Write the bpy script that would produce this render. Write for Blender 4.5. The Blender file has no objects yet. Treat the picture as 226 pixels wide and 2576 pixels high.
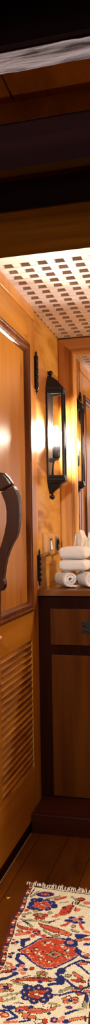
import bpy, bmesh, math, random
import numpy as np
from mathutils import Vector, Matrix, noise as mnoise
random.seed(7)
C = bpy.context.scene.collection
S = 0.88                    # metres per survey unit; survey z is measured from eye level
FLOOR = -1.284
W = -0.824                  # face of the left wall
# ---- camera (solved from the photograph's vanishing points) -----------------
F, PX, PY = 1837.2, 57.9, 1288.0
M = np.array([[0.96408573, 0.26511816, -0.01584502],
              [-0.02146745, 0.01832298, -0.99960163],
              [-0.26472221, 0.96404182, 0.02335633]])
def ray(x, y): return M.T @ np.array([(x - PX) / F, (y - PY) / F, 1.0])
def at(x, y, axis, v):
    d = ray(x, y); d = d * (v / d[axis]); return (float(d[0]), float(d[1]), float(d[2]))
def atY(x, y, Y): return at(x, y, 1, Y)
def atX(x, y, X): return at(x, y, 0, X)
def wv(p): return Vector((p[0] * S, p[1] * S, (p[2] - FLOOR) * S))

cam = bpy.data.cameras.new('camera'); co = bpy.data.objects.new('camera', cam); C.objects.link(co)
cam.sensor_fit = 'VERTICAL'; cam.sensor_height = 24.0; cam.lens = F / 2576 * 24
cam.shift_x = (113 - PX) / 2576; cam.shift_y = 0
cam.clip_start = 0.02
R = Matrix(((M[0][0], -M[1][0], -M[2][0]), (M[0][1], -M[1][1], -M[2][1]), (M[0][2], -M[1][2], -M[2][2])))
co.matrix_world = Matrix.Translation((0, 0, -FLOOR * S)) @ R.to_4x4()
bpy.context.scene.camera = co

# ---- materials ---------------------------------------------------------------
def nm(name):
    m = bpy.data.materials.new(name); m.use_nodes = True
    nt = m.node_tree; b = nt.nodes['Principled BSDF']
    return m, nt, b
def link(nt, a, b): nt.links.new(a, b)
def wood(name, cols, axis='z', rough=.35, freq=14, along=1.0, coat=0.0, bump=.15, distort=.8, pores=.35, fleck=None, detail=6, spec=.5):
    m, nt, b = nm(name); N = nt.nodes.new
    tc = N('ShaderNodeTexCoord'); mp = N('ShaderNodeMapping'); link(nt, tc.outputs['Object'], mp.inputs[0])
    sc = {'x': (along, freq, freq), 'y': (freq, along, freq), 'z': (freq, freq, along)}[axis]
    mp.inputs['Scale'].default_value = sc
    mp.inputs['Location'].default_value = (random.random() * 9, random.random() * 9, random.random() * 9)
    n1 = N('ShaderNodeTexNoise'); n1.inputs['Scale'].default_value = 1; n1.inputs['Detail'].default_value = detail
    n1.inputs['Distortion'].default_value = distort; link(nt, mp.outputs[0], n1.inputs['Vector'])
    cr = N('ShaderNodeValToRGB'); link(nt, n1.outputs['Fac'], cr.inputs[0])
    el = cr.color_ramp.elements
    el[0].position = .30; el[0].color = (*cols[0], 1); el[1].position = .70; el[1].color = (*cols[-1], 1)
    if len(cols) == 3:
        e = el.new(.5); e.color = (*cols[1], 1)
    mp2 = N('ShaderNodeMapping'); link(nt, tc.outputs['Object'], mp2.inputs[0])
    mp2.inputs['Scale'].default_value = tuple(v * (9 if v == freq else 6) for v in sc)
    n2 = N('ShaderNodeTexNoise'); n2.inputs['Scale'].default_value = 1; n2.inputs['Detail'].default_value = 3
    link(nt, mp2.outputs[0], n2.inputs['Vector'])
    rm = N('ShaderNodeMapRange'); rm.inputs[1].default_value = .55; rm.inputs[2].default_value = .75
    rm.inputs[3].default_value = 0; rm.inputs[4].default_value = pores; link(nt, n2.outputs['Fac'], rm.inputs[0])
    mx = N('ShaderNodeMix'); mx.data_type = 'RGBA'; link(nt, rm.outputs[0], mx.inputs[0])
    link(nt, cr.outputs[0], mx.inputs[6]); mx.inputs[7].default_value = (*[c * .45 for c in cols[0]], 1)
    out = mx.outputs[2]
    if fleck:
        mp3 = N('ShaderNodeMapping'); link(nt, tc.outputs['Object'], mp3.inputs[0])
        mp3.inputs['Scale'].default_value = tuple(fleck[1] * (3.2 if v == freq else .55) for v in sc)
        n3 = N('ShaderNodeTexNoise'); n3.inputs['Scale'].default_value = 1; n3.inputs['Detail'].default_value = 2
        n3.inputs['Distortion'].default_value = 1.2
        link(nt, mp3.outputs[0], n3.inputs['Vector'])
        r3 = N('ShaderNodeMapRange'); r3.inputs[1].default_value = fleck[2]; r3.inputs[2].default_value = fleck[2] + .07
        r3.inputs[4].default_value = fleck[3]; link(nt, n3.outputs['Fac'], r3.inputs[0])
        m3 = N('ShaderNodeMix'); m3.data_type = 'RGBA'; link(nt, r3.outputs[0], m3.inputs[0]); link(nt, out, m3.inputs[6])
        m3.inputs[7].default_value = (*fleck[0], 1); out = m3.outputs[2]
    link(nt, out, b.inputs['Base Color'])
    b.inputs['Roughness'].default_value = rough; b.inputs['Coat Weight'].default_value = coat
    b.inputs['Coat Roughness'].default_value = .12; b.inputs['Specular IOR Level'].default_value = spec
    bp = N('ShaderNodeBump'); bp.inputs['Strength'].default_value = bump; bp.inputs['Distance'].default_value = .002
    link(nt, n2.outputs['Fac'], bp.inputs['Height']); link(nt, bp.outputs[0], b.inputs['Normal'])
    return m
def plain(name, col, rough=.5, metal=0.0, bscale=0, bstr=.2, var=.15, coat=0.0, spec=.5):
    m, nt, b = nm(name); N = nt.nodes.new
    b.inputs['Roughness'].default_value = rough; b.inputs['Metallic'].default_value = metal
    b.inputs['Coat Weight'].default_value = coat; b.inputs['Specular IOR Level'].default_value = spec
    tc = N('ShaderNodeTexCoord'); n = N('ShaderNodeTexNoise'); n.inputs['Scale'].default_value = bscale or 30
    n.inputs['Detail'].default_value = 4; link(nt, tc.outputs['Object'], n.inputs['Vector'])
    mx = N('ShaderNodeMix'); mx.data_type = 'RGBA'; link(nt, n.outputs['Fac'], mx.inputs[0])
    mx.inputs[6].default_value = (*[c * (1 - var) for c in col], 1)
    mx.inputs[7].default_value = (*[min(1, c * (1 + var)) for c in col], 1)
    link(nt, mx.outputs[2], b.inputs['Base Color'])
    if bscale:
        bp = N('ShaderNodeBump'); bp.inputs['Strength'].default_value = bstr; bp.inputs['Distance'].default_value = .003
        link(nt, n.outputs['Fac'], bp.inputs['Height']); link(nt, bp.outputs[0], b.inputs['Normal'])
    return m
HONEY = [(.34, .115, .008), (.45, .165, .013), (.53, .22, .024)]
MT = {}
MT['door'] = wood('honey_varnished_pine', HONEY, 'z', .36, 10, .7, bump=.06, pores=.22, fleck=((.16, .04, .006), 3.2, .63, .65))
MT['door_rail'] = wood('honey_varnished_rail', HONEY, 'y', .30, 10, .8, bump=.06, pores=.22, fleck=((.13, .035, .006), 3.2, .62, .7))
MT['mold'] = wood('dark_oiled_moulding', [(.075, .019, .005), (.13, .036, .008), (.20, .062, .014)], 'z', .25, 16, .8, bump=.05, pores=.2)
MT['louver'] = wood('louvre_wood', [(.15, .038, .004), (.36, .125, .011), (.50, .20, .020)], 'y', .38, 22, 3.0, bump=.15, pores=.5)
MT['wall'] = wood('figured_gold_boards', [(.48, .20, .022), (.60, .29, .045), (.68, .37, .075)], 'y', .42, 9, 1.6, bump=.1, distort=2.2, pores=.25, fleck=((.30, .085, .008), 2.0, .52, .85))
MT['stile'] = wood('honey_stile', [(.46, .16, .016), (.56, .22, .03), (.62, .27, .045)], 'z', .3, 12, .7, bump=.05, pores=.2)
MT['jamb'] = wood('pine_mirror_frame', [(.42, .14, .02), (.60, .26, .05), (.74, .40, .12)], 'z', .36, 24, .7, bump=.1, pores=.35, fleck=((.28, .065, .008), 1.1, .56, .75))
MT['jamb_x'] = wood('pine_mirror_frame_top', [(.42, .16, .03), (.56, .25, .06), (.64, .34, .11)], 'x', .34, 18, .8, bump=.1, pores=.3)
MT['grate'] = wood('bleached_teak', [(.58, .42, .31), (.70, .54, .43), (.78, .64, .53)], 'x', .5, 16, 1.2, bump=.12, pores=.25)
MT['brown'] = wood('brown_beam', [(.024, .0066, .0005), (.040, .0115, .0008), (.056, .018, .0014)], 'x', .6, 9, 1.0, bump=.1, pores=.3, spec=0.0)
MT['dark'] = wood('dark_stained_and_shaded_beam', [(.011, .0045, .006), (.017, .007, .008), (.025, .010, .010)], 'x', .6, 9, 1.0, bump=.1, pores=.2, spec=0.0)  # dark stained wood, also the painted shade on two beam fronts
MT['boards'] = wood('orange_ceiling_boards', [(.09, .020, .0015), (.15, .036, .002), (.20, .052, .003)], 'y', .55, 9, 1.5, bump=.1, pores=.25, spec=0.0)
MT['cab'] = wood('mahogany_front', [(.05, .0105, .001), (.082, .020, .0016), (.112, .031, .0028)], 'z', .45, 12, .8, bump=.08, pores=.3, spec=.08)
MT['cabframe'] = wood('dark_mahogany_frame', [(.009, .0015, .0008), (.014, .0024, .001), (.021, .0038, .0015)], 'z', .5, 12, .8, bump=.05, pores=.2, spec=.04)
MT['ctr'] = wood('varnished_counter', [(.12, .033, .005), (.18, .054, .008), (.24, .08, .013)], 'x', .22, 14, 1.0, bump=.05, pores=.25)
MT['plinth'] = wood('worn_plinth', [(.035, .006, .003), (.055, .010, .004), (.075, .016, .006)], 'x', .45, 12, 1.5, bump=.1, pores=.3, spec=.12)
MT['handle'] = wood('carved_walnut', [(.026, .0055, .002), (.045, .010, .003), (.062, .015, .005)], 'z', .34, 18, 1.5, coat=.04, spec=.22, bump=.05, pores=.25)
MT['plate'] = wood('maple_plate', [(.42, .19, .05), (.52, .26, .08), (.58, .31, .11)], 'z', .4, 20, 2, bump=.05, pores=.2)
MT['iron'] = plain('black_iron', (.014, .012, .013), .38, .35, 60, .25, .3)
MT['bronze'] = plain('dark_bronze', (.035, .026, .010), .34, .75, 40, .2, .35)
MT['brass'] = plain('brass', (.80, .45, .07), .25, 1.0, 20, .1, .2)
MT['copper'] = plain('worn_copper', (.72, .33, .20), .4, .6, 20, .1, .2)
MT['white_plastic'] = plain('white_plastic', (.82, .80, .74), .3, 0, 0, 0, .02)
MT['black_plastic'] = plain('black_plastic', (.012, .011, .010), .4, 0, 0, 0, .05)
MT['towel'] = plain('white_terry', (.80, .765, .765), .95, 0, 260, .9, .06, spec=.1)
MT['fringe'] = plain('cotton_fringe', (.74, .65, .55), .9, 0, 90, .4, .12, spec=.1)
MT['fringe_red'] = plain('pink_red_fringe', (.60, .13, .09), .9, 0, 90, .4, .3, spec=.1)
MT['wicker'] = plain('woven_raffia', (.60, .44, .26), .75, 0, 70, .4, .25, spec=.2)
MT['candle_cup'] = plain('lamp_holder_metal', (.05, .05, .06), .35, .6, 30, .1, .2)
MT['caulk'] = plain('worn_edge_bead', (.30, .17, .09), .6, 0, 40, .3, .5)
MT['plaster'] = plain('cream_panel', (.40, .22, .09), .6, 0, 10, .1, .1)
# tissue: thin paper, some light goes through
m, nt, b = nm('tissue_paper'); b.inputs['Base Color'].default_value = (.86, .85, .82, 1); b.inputs['Roughness'].default_value = .9
tr = nt.nodes.new('ShaderNodeBsdfTranslucent'); tr.inputs[0].default_value = (.86, .85, .80, 1)
mxs = nt.nodes.new('ShaderNodeMixShader'); mxs.inputs[0].default_value = .35
link(nt, b.outputs[0], mxs.inputs[1]); link(nt, tr.outputs[0], mxs.inputs[2]); link(nt, mxs.outputs[0], nt.nodes['Material Output'].inputs[0]); MT['tissue'] = m
# lantern pane: thin clear glass
m, nt, b = nm('clear_pane'); N = nt.nodes.new
tp = N('ShaderNodeBsdfTransparent'); tp.inputs[0].default_value = (.93, .95, .96, 1)
gl = N('ShaderNodeBsdfGlossy'); gl.inputs['Roughness'].default_value = .03
fr = N('ShaderNodeFresnel'); fr.inputs[0].default_value = 1.5
mxs = N('ShaderNodeMixShader'); link(nt, fr.outputs[0], mxs.inputs[0]); link(nt, tp.outputs[0], mxs.inputs[1]); link(nt, gl.outputs[0], mxs.inputs[2])
link(nt, mxs.outputs[0], nt.nodes['Material Output'].inputs[0]); MT['pane'] = m
m, nt, b = nm('mirror_silver'); b.inputs['Base Color'].default_value = (.80, .78, .80, 1); b.inputs['Metallic'].default_value = 1; b.inputs['Roughness'].default_value = .015; MT['mirror'] = m
BULB_STRENGTH = 1250.0
m, nt, b = nm('lit_bulb'); b.inputs['Base Color'].default_value = (1, 1, 1, 1)
b.inputs['Emission Color'].default_value = (1.0, .86, .66, 1); b.inputs['Emission Strength'].default_value = BULB_STRENGTH; MT['bulb'] = m
# floor: planks along the depth of the room
m, nt, b = nm('varnished_floor_planks'); N = nt.nodes.new
tc = N('ShaderNodeTexCoord'); sx = N('ShaderNodeSeparateXYZ'); link(nt, tc.outputs['Object'], sx.inputs[0])
mp = N('ShaderNodeMapping'); mp.inputs['Scale'].default_value = (9, 1.6, 9); link(nt, tc.outputs['Object'], mp.inputs[0])
n1 = N('ShaderNodeTexNoise'); n1.inputs['Scale'].default_value = 1; n1.inputs['Detail'].default_value = 6; n1.inputs['Distortion'].default_value = 1.0
link(nt, mp.outputs[0], n1.inputs['Vector'])
cr = N('ShaderNodeValToRGB'); link(nt, n1.outputs['Fac'], cr.inputs[0])
e = cr.color_ramp.elements; e[0].position = .3; e[0].color = (.05, .010, .001, 1); e[1].position = .72; e[1].color = (.135, .034, .002, 1)
dv = N('ShaderNodeMath'); dv.operation = 'MULTIPLY'; dv.inputs[1].default_value = 1 / .105; link(nt, sx.outputs[0], dv.inputs[0])
fc = N('ShaderNodeMath'); fc.operation = 'FRACT'; link(nt, dv.outputs[0], fc.inputs[0])
ct = N('ShaderNodeMath'); ct.operation = 'LESS_THAN'; ct.inputs[1].default_value = .022; link(nt, fc.outputs[0], ct.inputs[0])
fl = N('ShaderNodeMath'); fl.operation = 'FLOOR'; link(nt, dv.outputs[0], fl.inputs[0])
wn = N('ShaderNodeTexWhiteNoise'); wn.noise_dimensions = '1D'; link(nt, fl.outputs[0], wn.inputs['W'])
rr = N('ShaderNodeMapRange'); rr.inputs[3].default_value = .75; rr.inputs[4].default_value = 1.2; link(nt, wn.outputs['Value'], rr.inputs[0])
vm = N('ShaderNodeVectorMath'); vm.operation = 'SCALE'; link(nt, cr.outputs[0], vm.inputs[0]); link(nt, rr.outputs[0], vm.inputs['Scale'])
mx = N('ShaderNodeMix'); mx.data_type = 'RGBA'; link(nt, ct.outputs[0], mx.inputs[0]); link(nt, vm.outputs[0], mx.inputs[6]); mx.inputs[7].default_value = (.02, .005, .002, 1)
# scattered pale wear specks
n4 = N('ShaderNodeTexNoise'); n4.inputs['Scale'].default_value = 55; n4.inputs['Detail'].default_value = 2; link(nt, tc.outputs['Object'], n4.inputs['Vector'])
r4 = N('ShaderNodeMapRange'); r4.inputs[1].default_value = .74; r4.inputs[2].default_value = .78; r4.inputs[4].default_value = .6; link(nt, n4.outputs['Fac'], r4.inputs[0])
m4 = N('ShaderNodeMix'); m4.data_type = 'RGBA'; link(nt, r4.outputs[0], m4.inputs[0]); link(nt, mx.outputs[2], m4.inputs[6]); m4.inputs[7].default_value = (.30, .11, .03, 1)
link(nt, m4.outputs[2], b.inputs['Base Color']); b.inputs['Roughness'].default_value = .32; b.inputs['Specular IOR Level'].default_value = .3
bp = N('ShaderNodeBump'); bp.inputs['Strength'].default_value = .12; bp.inputs['Distance'].default_value = .003; link(nt, n1.outputs['Fac'], bp.inputs['Height']); link(nt, bp.outputs[0], b.inputs['Normal'])
MT['floor'] = m
# weathered whitewashed beam
m, nt, b = nm('weathered_whitewash'); N = nt.nodes.new
tc = N('ShaderNodeTexCoord'); mp = N('ShaderNodeMapping'); mp.inputs['Scale'].default_value = (6, 62, 62); link(nt, tc.outputs['Object'], mp.inputs[0])
n1 = N('ShaderNodeTexNoise'); n1.inputs['Scale'].default_value = 1; n1.inputs['Detail'].default_value = 9; n1.inputs['Roughness'].default_value = .62; n1.inputs['Distortion'].default_value = .9
link(nt, mp.outputs[0], n1.inputs['Vector'])
cr = N('ShaderNodeValToRGB'); link(nt, n1.outputs['Fac'], cr.inputs[0]); e = cr.color_ramp.elements
e[0].position = .36; e[0].color = (.030, .018, .018, 1); e[1].position = .66; e[1].color = (.60, .57, .63, 1)
q = e.new(.43); q.color = (.22, .19, .21, 1); q = e.new(.49); q.color = (.42, .39, .43, 1)
link(nt, cr.outputs[0], b.inputs['Base Color']); b.inputs['Roughness'].default_value = .8
bp = N('ShaderNodeBump'); bp.inputs['Strength'].default_value = .8; bp.inputs['Distance'].default_value = .008; link(nt, n1.outputs['Fac'], bp.inputs['Height']); link(nt, bp.outputs[0], b.inputs['Normal'])
MT['white'] = m
# rug wool: colour of each knot comes from the woven design
m, nt, b = nm('knotted_wool'); N = nt.nodes.new
a = N('ShaderNodeAttribute'); a.attribute_name = 'knot'
tc = N('ShaderNodeTexCoord'); n1 = N('ShaderNodeTexNoise'); n1.inputs['Scale'].default_value = 420; n1.inputs['Detail'].default_value = 2; link(nt, tc.outputs['Object'], n1.inputs['Vector'])
rr = N('ShaderNodeMapRange'); rr.inputs[1].default_value = .3; rr.inputs[2].default_value = .7; rr.inputs[3].default_value = .82; rr.inputs[4].default_value = 1.12; link(nt, n1.outputs['Fac'], rr.inputs[0])
vm = N('ShaderNodeVectorMath'); vm.operation = 'SCALE'; link(nt, a.outputs['Color'], vm.inputs[0]); link(nt, rr.outputs[0], vm.inputs['Scale']); link(nt, vm.outputs[0], b.inputs['Base Color'])
b.inputs['Roughness'].default_value = .95; b.inputs['Specular IOR Level'].default_value = .1
bp = N('ShaderNodeBump'); bp.inputs['Strength'].default_value = .5; bp.inputs['Distance'].default_value = .002; link(nt, n1.outputs['Fac'], bp.inputs['Height']); link(nt, bp.outputs[0], b.inputs['Normal'])
MT['wool'] = m

# ---- mesh helpers (survey units) ---------------------------------------------
class MB:
    def __init__(s): s.v = []; s.f = []; s.sm = []
    def add(s, vs, fs, smooth=False):
        o = len(s.v); s.v += [tuple(p) for p in vs]
        for f in fs: s.f.append([i + o for i in f]); s.sm.append(smooth)
        return s
    def box(s, x0, x1, y0, y1, z0, z1):
        return s.add([(x0, y0, z0), (x1, y0, z0), (x1, y1, z0), (x0, y1, z0), (x0, y0, z1), (x1, y0, z1), (x1, y1, z1), (x0, y1, z1)],
                     [(0, 3, 2, 1), (4, 5, 6, 7), (0, 1, 5, 4), (1, 2, 6, 5), (2, 3, 7, 6), (3, 0, 4, 7)])
    def prism(s, pts, d, smooth=False):           # planar ring + extrusion vector
        n = len(pts); top = [(p[0] + d[0], p[1] + d[1], p[2] + d[2]) for p in pts]
        s.add(list(pts) + top, [tuple(range(n))[::-1], tuple(range(n, 2 * n))] + [(i, (i + 1) % n, (i + 1) % n + n, i + n) for i in range(n)], smooth)
        return s
    def loft(s, rings, smooth=True, caps=True, closed=True):
        n = len(rings[0]); vs = [p for r in rings for p in r]; fs = []
        for k in range(len(rings) - 1):
            for i in range(n if closed else n - 1):
                j = (i + 1) % n; fs.append((k * n + i, k * n + j, (k + 1) * n + j, (k + 1) * n + i))
        if caps: fs += [tuple(range(n))[::-1], tuple(range((len(rings) - 1) * n, len(rings) * n))]
        return s.add(vs, fs, smooth)
    def lathe(s, c, prof, axis=(0, 0, 1), n=16):  # prof: (radius, height)
        ax = Vector(axis).normalized(); u = ax.orthogonal().normalized(); w = ax.cross(u); c = Vector(c)
        return s.loft([[tuple(c + ax * h + (u * math.cos(2 * math.pi * i / n) + w * math.sin(2 * math.pi * i / n)) * max(r, 1e-5)) for i in range(n)] for r, h in prof])
    def ball(s, c, r, n=12, sq=1.0):
        return s.lathe(c, [(r * math.sin(math.pi * k / 10), -r * sq * math.cos(math.pi * k / 10)) for k in range(11)], n=n)
    def tube(s, pts, r, n=8, r2=None):
        P = [Vector(p) for p in pts]; rings = []
        for k, p in enumerate(P):
            t = (P[min(k + 1, len(P) - 1)] - P[max(k - 1, 0)]).normalized()
            u = t.cross(Vector((.31, .22, .93))).normalized(); w = t.cross(u)
            rr = r if r2 is None else r + (r2 - r) * k / (len(P) - 1)
            rings.append([tuple(p + (u * math.cos(2 * math.pi * i / n) + w * math.sin(2 * math.pi * i / n)) * rr) for i in range(n)])
        return s.loft(rings)
    def build(s, name, mat, parent=None, bevel=0, seg=2, fix=True):
        base = Vector((0, 0, 0))
        vs = [wv(p) for p in s.v]
        if parent is not None: base = WL[parent.name]
        else:
            xs = [v.x for v in vs]; ys = [v.y for v in vs]; zs = [v.z for v in vs]
            base = Vector(((min(xs) + max(xs)) / 2, (min(ys) + max(ys)) / 2, min(zs)))
        me = bpy.data.meshes.new(name); me.from_pydata([tuple(v - base) for v in vs], [], s.f); me.validate()
        if len(me.polygons) == len(s.sm): me.polygons.foreach_set('use_smooth', s.sm)
        if fix:
            bm = bmesh.new(); bm.from_mesh(me); bmesh.ops.recalc_face_normals(bm, faces=bm.faces); bm.to_mesh(me); bm.free()
        o = bpy.data.objects.new(name, me); C.objects.link(o); me.materials.append(MT[mat])
        if parent is None: o.location = base; WL[o.name] = base
        else:
            o.parent = parent; WL[o.name] = base      # parts share their parent's origin
        if bevel:
            md = o.modifiers.new('bevel', 'BEVEL'); md.width = bevel * S; md.segments = seg; md.limit_method = 'ANGLE'; md.angle_limit = math.radians(35)
        return o
WL = {}
def thing(name, loc, label, cat, group=None, kind=None):
    o = bpy.data.objects.new(name, None); C.objects.link(o); o.location = wv(loc); WL[o.name] = wv(loc); o.empty_display_size = .05
    return tag(o, label, cat, group, kind)
def tag(o, label=None, cat=None, group=None, kind=None):
    if label: o['label'] = label
    if cat: o['category'] = cat
    if group: o['group'] = group
    if kind: o['kind'] = kind
    return o
def struct(o, label, cat): return tag(o, label, cat, kind='structure')

# ---- room shell ---------------------------------------------------------------
XR, YB, YF = 0.95, 3.765, -1.1
DY0, DY1, DZ0, DZ1 = 2.47, 3.204, -1.246, 0.945          # the door leaf
struct(MB().box(W - .04, XR + .04, YF - .04, YB + .04, FLOOR - .05, FLOOR).build('floor', 'floor'), 'dark reddish varnished plank floor', 'floor')
wl = MB().box(W - .04, W, YF, DY0 - .004, FLOOR, 1.08).box(W - .04, W, DY1 + .004, YB, FLOOR, 1.08).box(W - .04, W, DY0 - .004, DY1 + .004, DZ1 + .004, 1.08)
wl.box(W - .06, W - .04, DY0 - .02, DY1 + .02, FLOOR, 1.0)
struct(wl.build('wall_left', 'wall'), 'golden figured wooden wall behind the lantern', 'wall')
struct(MB().box(W - .04, XR + .04, YB, YB + .04, FLOOR, 1.08).build('wall_back', 'wall'), 'wooden wall behind the mirror', 'wall')
struct(MB().box(XR, XR + .04, YF, YB, FLOOR, 1.08).build('wall_right', 'wall'), 'wooden wall on the right side', 'wall')
wr = MB().box(W, XR, YF - .04, YF, FLOOR, -.35).box(W, XR, YF - .04, YF, .8, 1.08).box(W, -.55, YF - .04, YF, -.35, .8).box(.70, XR, YF - .04, YF, -.35, .8)
struct(wr.build('wall_rear', 'wall'), 'wooden wall with a window opening behind the camera', 'wall')
# deck boards: low strip of boards between the beams, dark deck above everything
ce = MB().box(W - .04, XR + .04, YF - .04, YB + .04, 1.08, 1.12)
struct(ce.build('ceiling', 'dark'), 'dark deckhead above the grating and beams', 'ceiling')
bd = MB()
# boards run in depth; one joint shows as a dark line
jx = at(5, 195, 2, 1.0)[0]
for x0, x1 in ((W, jx - .002), (jx + .002, jx + .46), (jx + .464, jx + .92), (jx + .924, XR)):
    bd.box(x0, x1, 1.40, 1.66, 1.0, 1.02)
struct(bd.build('trim_1', 'boards', bevel=.002), 'orange brown ceiling boards between the beams', 'trim')

struct(MB().box(W, XR, 1.80, 2.03, 1.0, 1.02).build('trim_4', 'brown'), 'dark brown ceiling board between two beams', 'trim')
def beam(y0, y1, z0, matu, matf, label, ztop=1.08, rough=False):
    t = thing('ceiling_beam', ((W + XR) / 2, (y0 + y1) / 2, z0), label, 'beam', None)
    MB().box(W, XR, y0 + .001, y1, z0, ztop).build('beam_body', matu, t, bevel=.003)
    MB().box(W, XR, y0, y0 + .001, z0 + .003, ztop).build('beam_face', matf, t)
    return t
beam(2.0, 2.335, .912, 'brown', 'dark', 'wide brown ceiling beam directly in front of the pale wooden grating')  # front face coloured near-black to stand in for shade on the brown beam
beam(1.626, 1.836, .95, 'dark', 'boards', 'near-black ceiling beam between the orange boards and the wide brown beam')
# whitewashed beam: irregular hewn underside
t = thing('ceiling_beam', (0, 1.41, .95), 'weathered grey white hewn ceiling beam at the top of the picture', 'beam')
g = MB(); nx, ny = 220, 14; vs = []
for i in range(nx + 1):
    for j in range(ny + 1):
        x = W + (XR - W) * i / nx; y = 1.377 + .066 * j / ny
        d = mnoise.noise(Vector((x * 9, y * 60, 3))) * .0035 + mnoise.noise(Vector((x * 30, y * 140, 8))) * .0015
        vs.append((x, y + (mnoise.noise(Vector((x * 6, 7, j // ny))) * .003 if j in (0, ny) else 0), .95 + d))
fs = [(i * (ny + 1) + j, (i + 1) * (ny + 1) + j, (i + 1) * (ny + 1) + j + 1, i * (ny + 1) + j + 1) for i in range(nx) for j in range(ny)]
g.add(vs, fs, True).box(W, XR, 1.385, 1.44, .956, 1.08); g.build('beam_underside', 'white', t)
MB().box(W, XR, 1.36, 1.379, .953, 1.08).build('beam_face', 'dark', t)  # shade of the unlit front, put in as a dark colour
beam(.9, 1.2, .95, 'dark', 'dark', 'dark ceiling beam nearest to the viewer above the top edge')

# ---- grating -------------------------------------------------------------------
PITCH, GX0, GY0 = .066319, -.77037007, 2.64778894
gz0, gz1 = 1.0, 1.022
def bars(c0, n, half, lo, hi):
    edges = [(c0 + PITCH * k - half, c0 + PITCH * k + half) for k in n]; out = []; p = lo
    for a, b_ in edges:
        if b_ <= lo or a >= hi: continue
        if a > p: out.append((p, a))
        p = b_
    if p < hi: out.append((p, hi))
    return out
hx, hy = .0184, .0194
colb = bars(GX0, range(-1, 27), hx, W + .0005, XR)
rowb = bars(GY0, range(0, 17), hy, 2.34, YB)
g = MB()
ycuts = [(a, b_) for a, b_ in rowb]
for a, b_ in rowb: g.box(W + .0005, XR, a, b_, gz0, gz1)
for i in range(len(rowb) - 1):
    for a, b_ in colb: g.box(a, b_, rowb[i][1], rowb[i + 1][0], gz0 + .0006, gz1)
tag(g.build('ceiling_grating', 'grate'), 'pale bleached wooden ceiling grating with rows of square holes', 'grating')

# ---- door -------------------------------------------------------------------------
DX = -.817
d = thing('door_1', (DX, (DY0 + DY1) / 2, DZ0), 'honey pine door with raised panel and louvred bottom', 'door', kind='structure')
xb = DX - .035
PY0, PY1, PZ0, PZ1 = 2.575, 3.092, -.357, .815            # panel opening
LY0, LY1, LZ0, LZ1 = 2.625, 3.089, -1.036, -.484          # louvre opening
MB().box(xb, DX, DY0, PY0, DZ0, DZ1).box(xb, DX, PY1, DY1, DZ0, DZ1).build('stile', 'door', d, bevel=.002)
MB().box(xb, DX, PY0, PY1, PZ1, DZ1).box(xb, DX, PY0, PY1, LZ1, PZ0).box(xb, DX, PY0, PY1, DZ0, LZ0).box(xb, DX, PY0, LY0, LZ0, LZ1).build('rail', 'door_rail', d, bevel=.0015)
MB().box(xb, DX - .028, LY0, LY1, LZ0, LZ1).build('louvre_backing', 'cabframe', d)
# bolection moulding: swept profile round the panel opening, two dark beads and a hollow
prof = [(0, .000), (0, .008), (.008, .013), (.015, .013), (.019, .007), (.024, .007), (.028, .012), (.035, .011), (.042, .002), (.046, -.006), (.046, -.012), (0, -.012)]
rings = []
for (cy, cz, sy, sz) in ((PY0, PZ0, 1, 1), (PY1, PZ0, -1, 1), (PY1, PZ1, -1, -1), (PY0, PZ1, 1, -1)):
    rings.append([(DX + h, cy + sy * (i - .003), cz + sz * (i - .003)) for i, h in prof])
MB().loft(rings + [rings[0]], smooth=False, caps=False).build('panel_moulding', 'mold', d)
# raised field with a sunk margin
fy0, fy1, fz0, fz1 = 2.634, 3.062, -.318, .775
pn = MB().box(xb + .008, DX - .014, PY0, PY1, PZ0, PZ1)
pn.loft([[(DX - .014, fy0 - .005, fz0 - .005), (DX - .014, fy1 + .005, fz0 - .005), (DX - .014, fy1 + .005, fz1 + .005), (DX - .014, fy0 - .005, fz1 + .005)],
         [(DX - .008, fy0, fz0), (DX - .008, fy1, fz0), (DX - .008, fy1, fz1), (DX - .008, fy0, fz1)]], smooth=False)
pn.build('raised_panel', 'door', d, bevel=.0015)
gv = MB()
for (a0, a1, b0, b1) in ((fy0 - .009, fy0 - .004, fz0 - .009, fz1 + .009), (fy1 + .004, fy1 + .009, fz0 - .009, fz1 + .009), (fy0 - .009, fy1 + .009, fz0 - .009, fz0 - .004), (fy0 - .009, fy1 + .009, fz1 + .004, fz1 + .009)):
    gv.box(DX - .0145, DX - .0132, a0, a1, b0, b1)
gv.build('panel_groove', 'cabframe', d)
# louvre slats
lv = MB(); NS = 21; pit = (LZ1 - LZ0) / NS
for k in range(NS):
    zc = LZ1 - pit * (k + .55)
    a = math.radians(40); hw = .0140; ht = .0030
    dx, dz = math.cos(a), -math.sin(a)                      # outward edge points down
    nx_, nz_ = math.sin(a), math.cos(a)
    c = (DX - .0125, zc)
    q = [(c[0] - dx * hw - nx_ * ht, c[1] - dz * hw - nz_ * ht), (c[0] + dx * hw - nx_ * ht, c[1] + dz * hw - nz_ * ht),
         (c[0] + dx * hw + nx_ * ht, c[1] + dz * hw + nz_ * ht), (c[0] - dx * hw + nx_ * ht, c[1] - dz * hw + nz_ * ht)]
    lv.prism([(x, LY0 + .001, z) for x, z in q], (0, LY1 - LY0 - .002, 0))
lv.build('louvre_panel', 'louver', d, bevel=.0015)
# hinges: black knuckles with ball finials
for (z0, z1) in ((.640, .790), (-.236, -.118)):
    hg = MB()
    yc = 3.222; xc = DX + .006
    for k in range(5):
        a0 = z0 + (z1 - z0) * k / 5; a1 = z0 + (z1 - z0) * (k + 1) / 5 - .0012
        hg.lathe((xc, yc, 0), [(0, a0), (.0085, a0), (.0095, a0 + .001), (.0095, a1 - .001), (.0085, a1), (0, a1)], n=14)
    hg.box(xc - .008, xc - .004, yc - .014, yc + .016, z0 + .003, z1 - .003)
    h = hg.build('hinge', 'iron', d)
    for s, zz in ((1, z1), (-1, z0)):
        MB().lathe((xc, yc, zz), [(0, -.001), (.006, 0), (.0075, .003 * s), (.004, .006 * s), (.0035, .008 * s), (.0065, .012 * s), (.005, .017 * s), (.002, .020 * s), (.0015, .025 * s), (0, .027 * s)], n=12).build('finial', 'iron', h)
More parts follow.
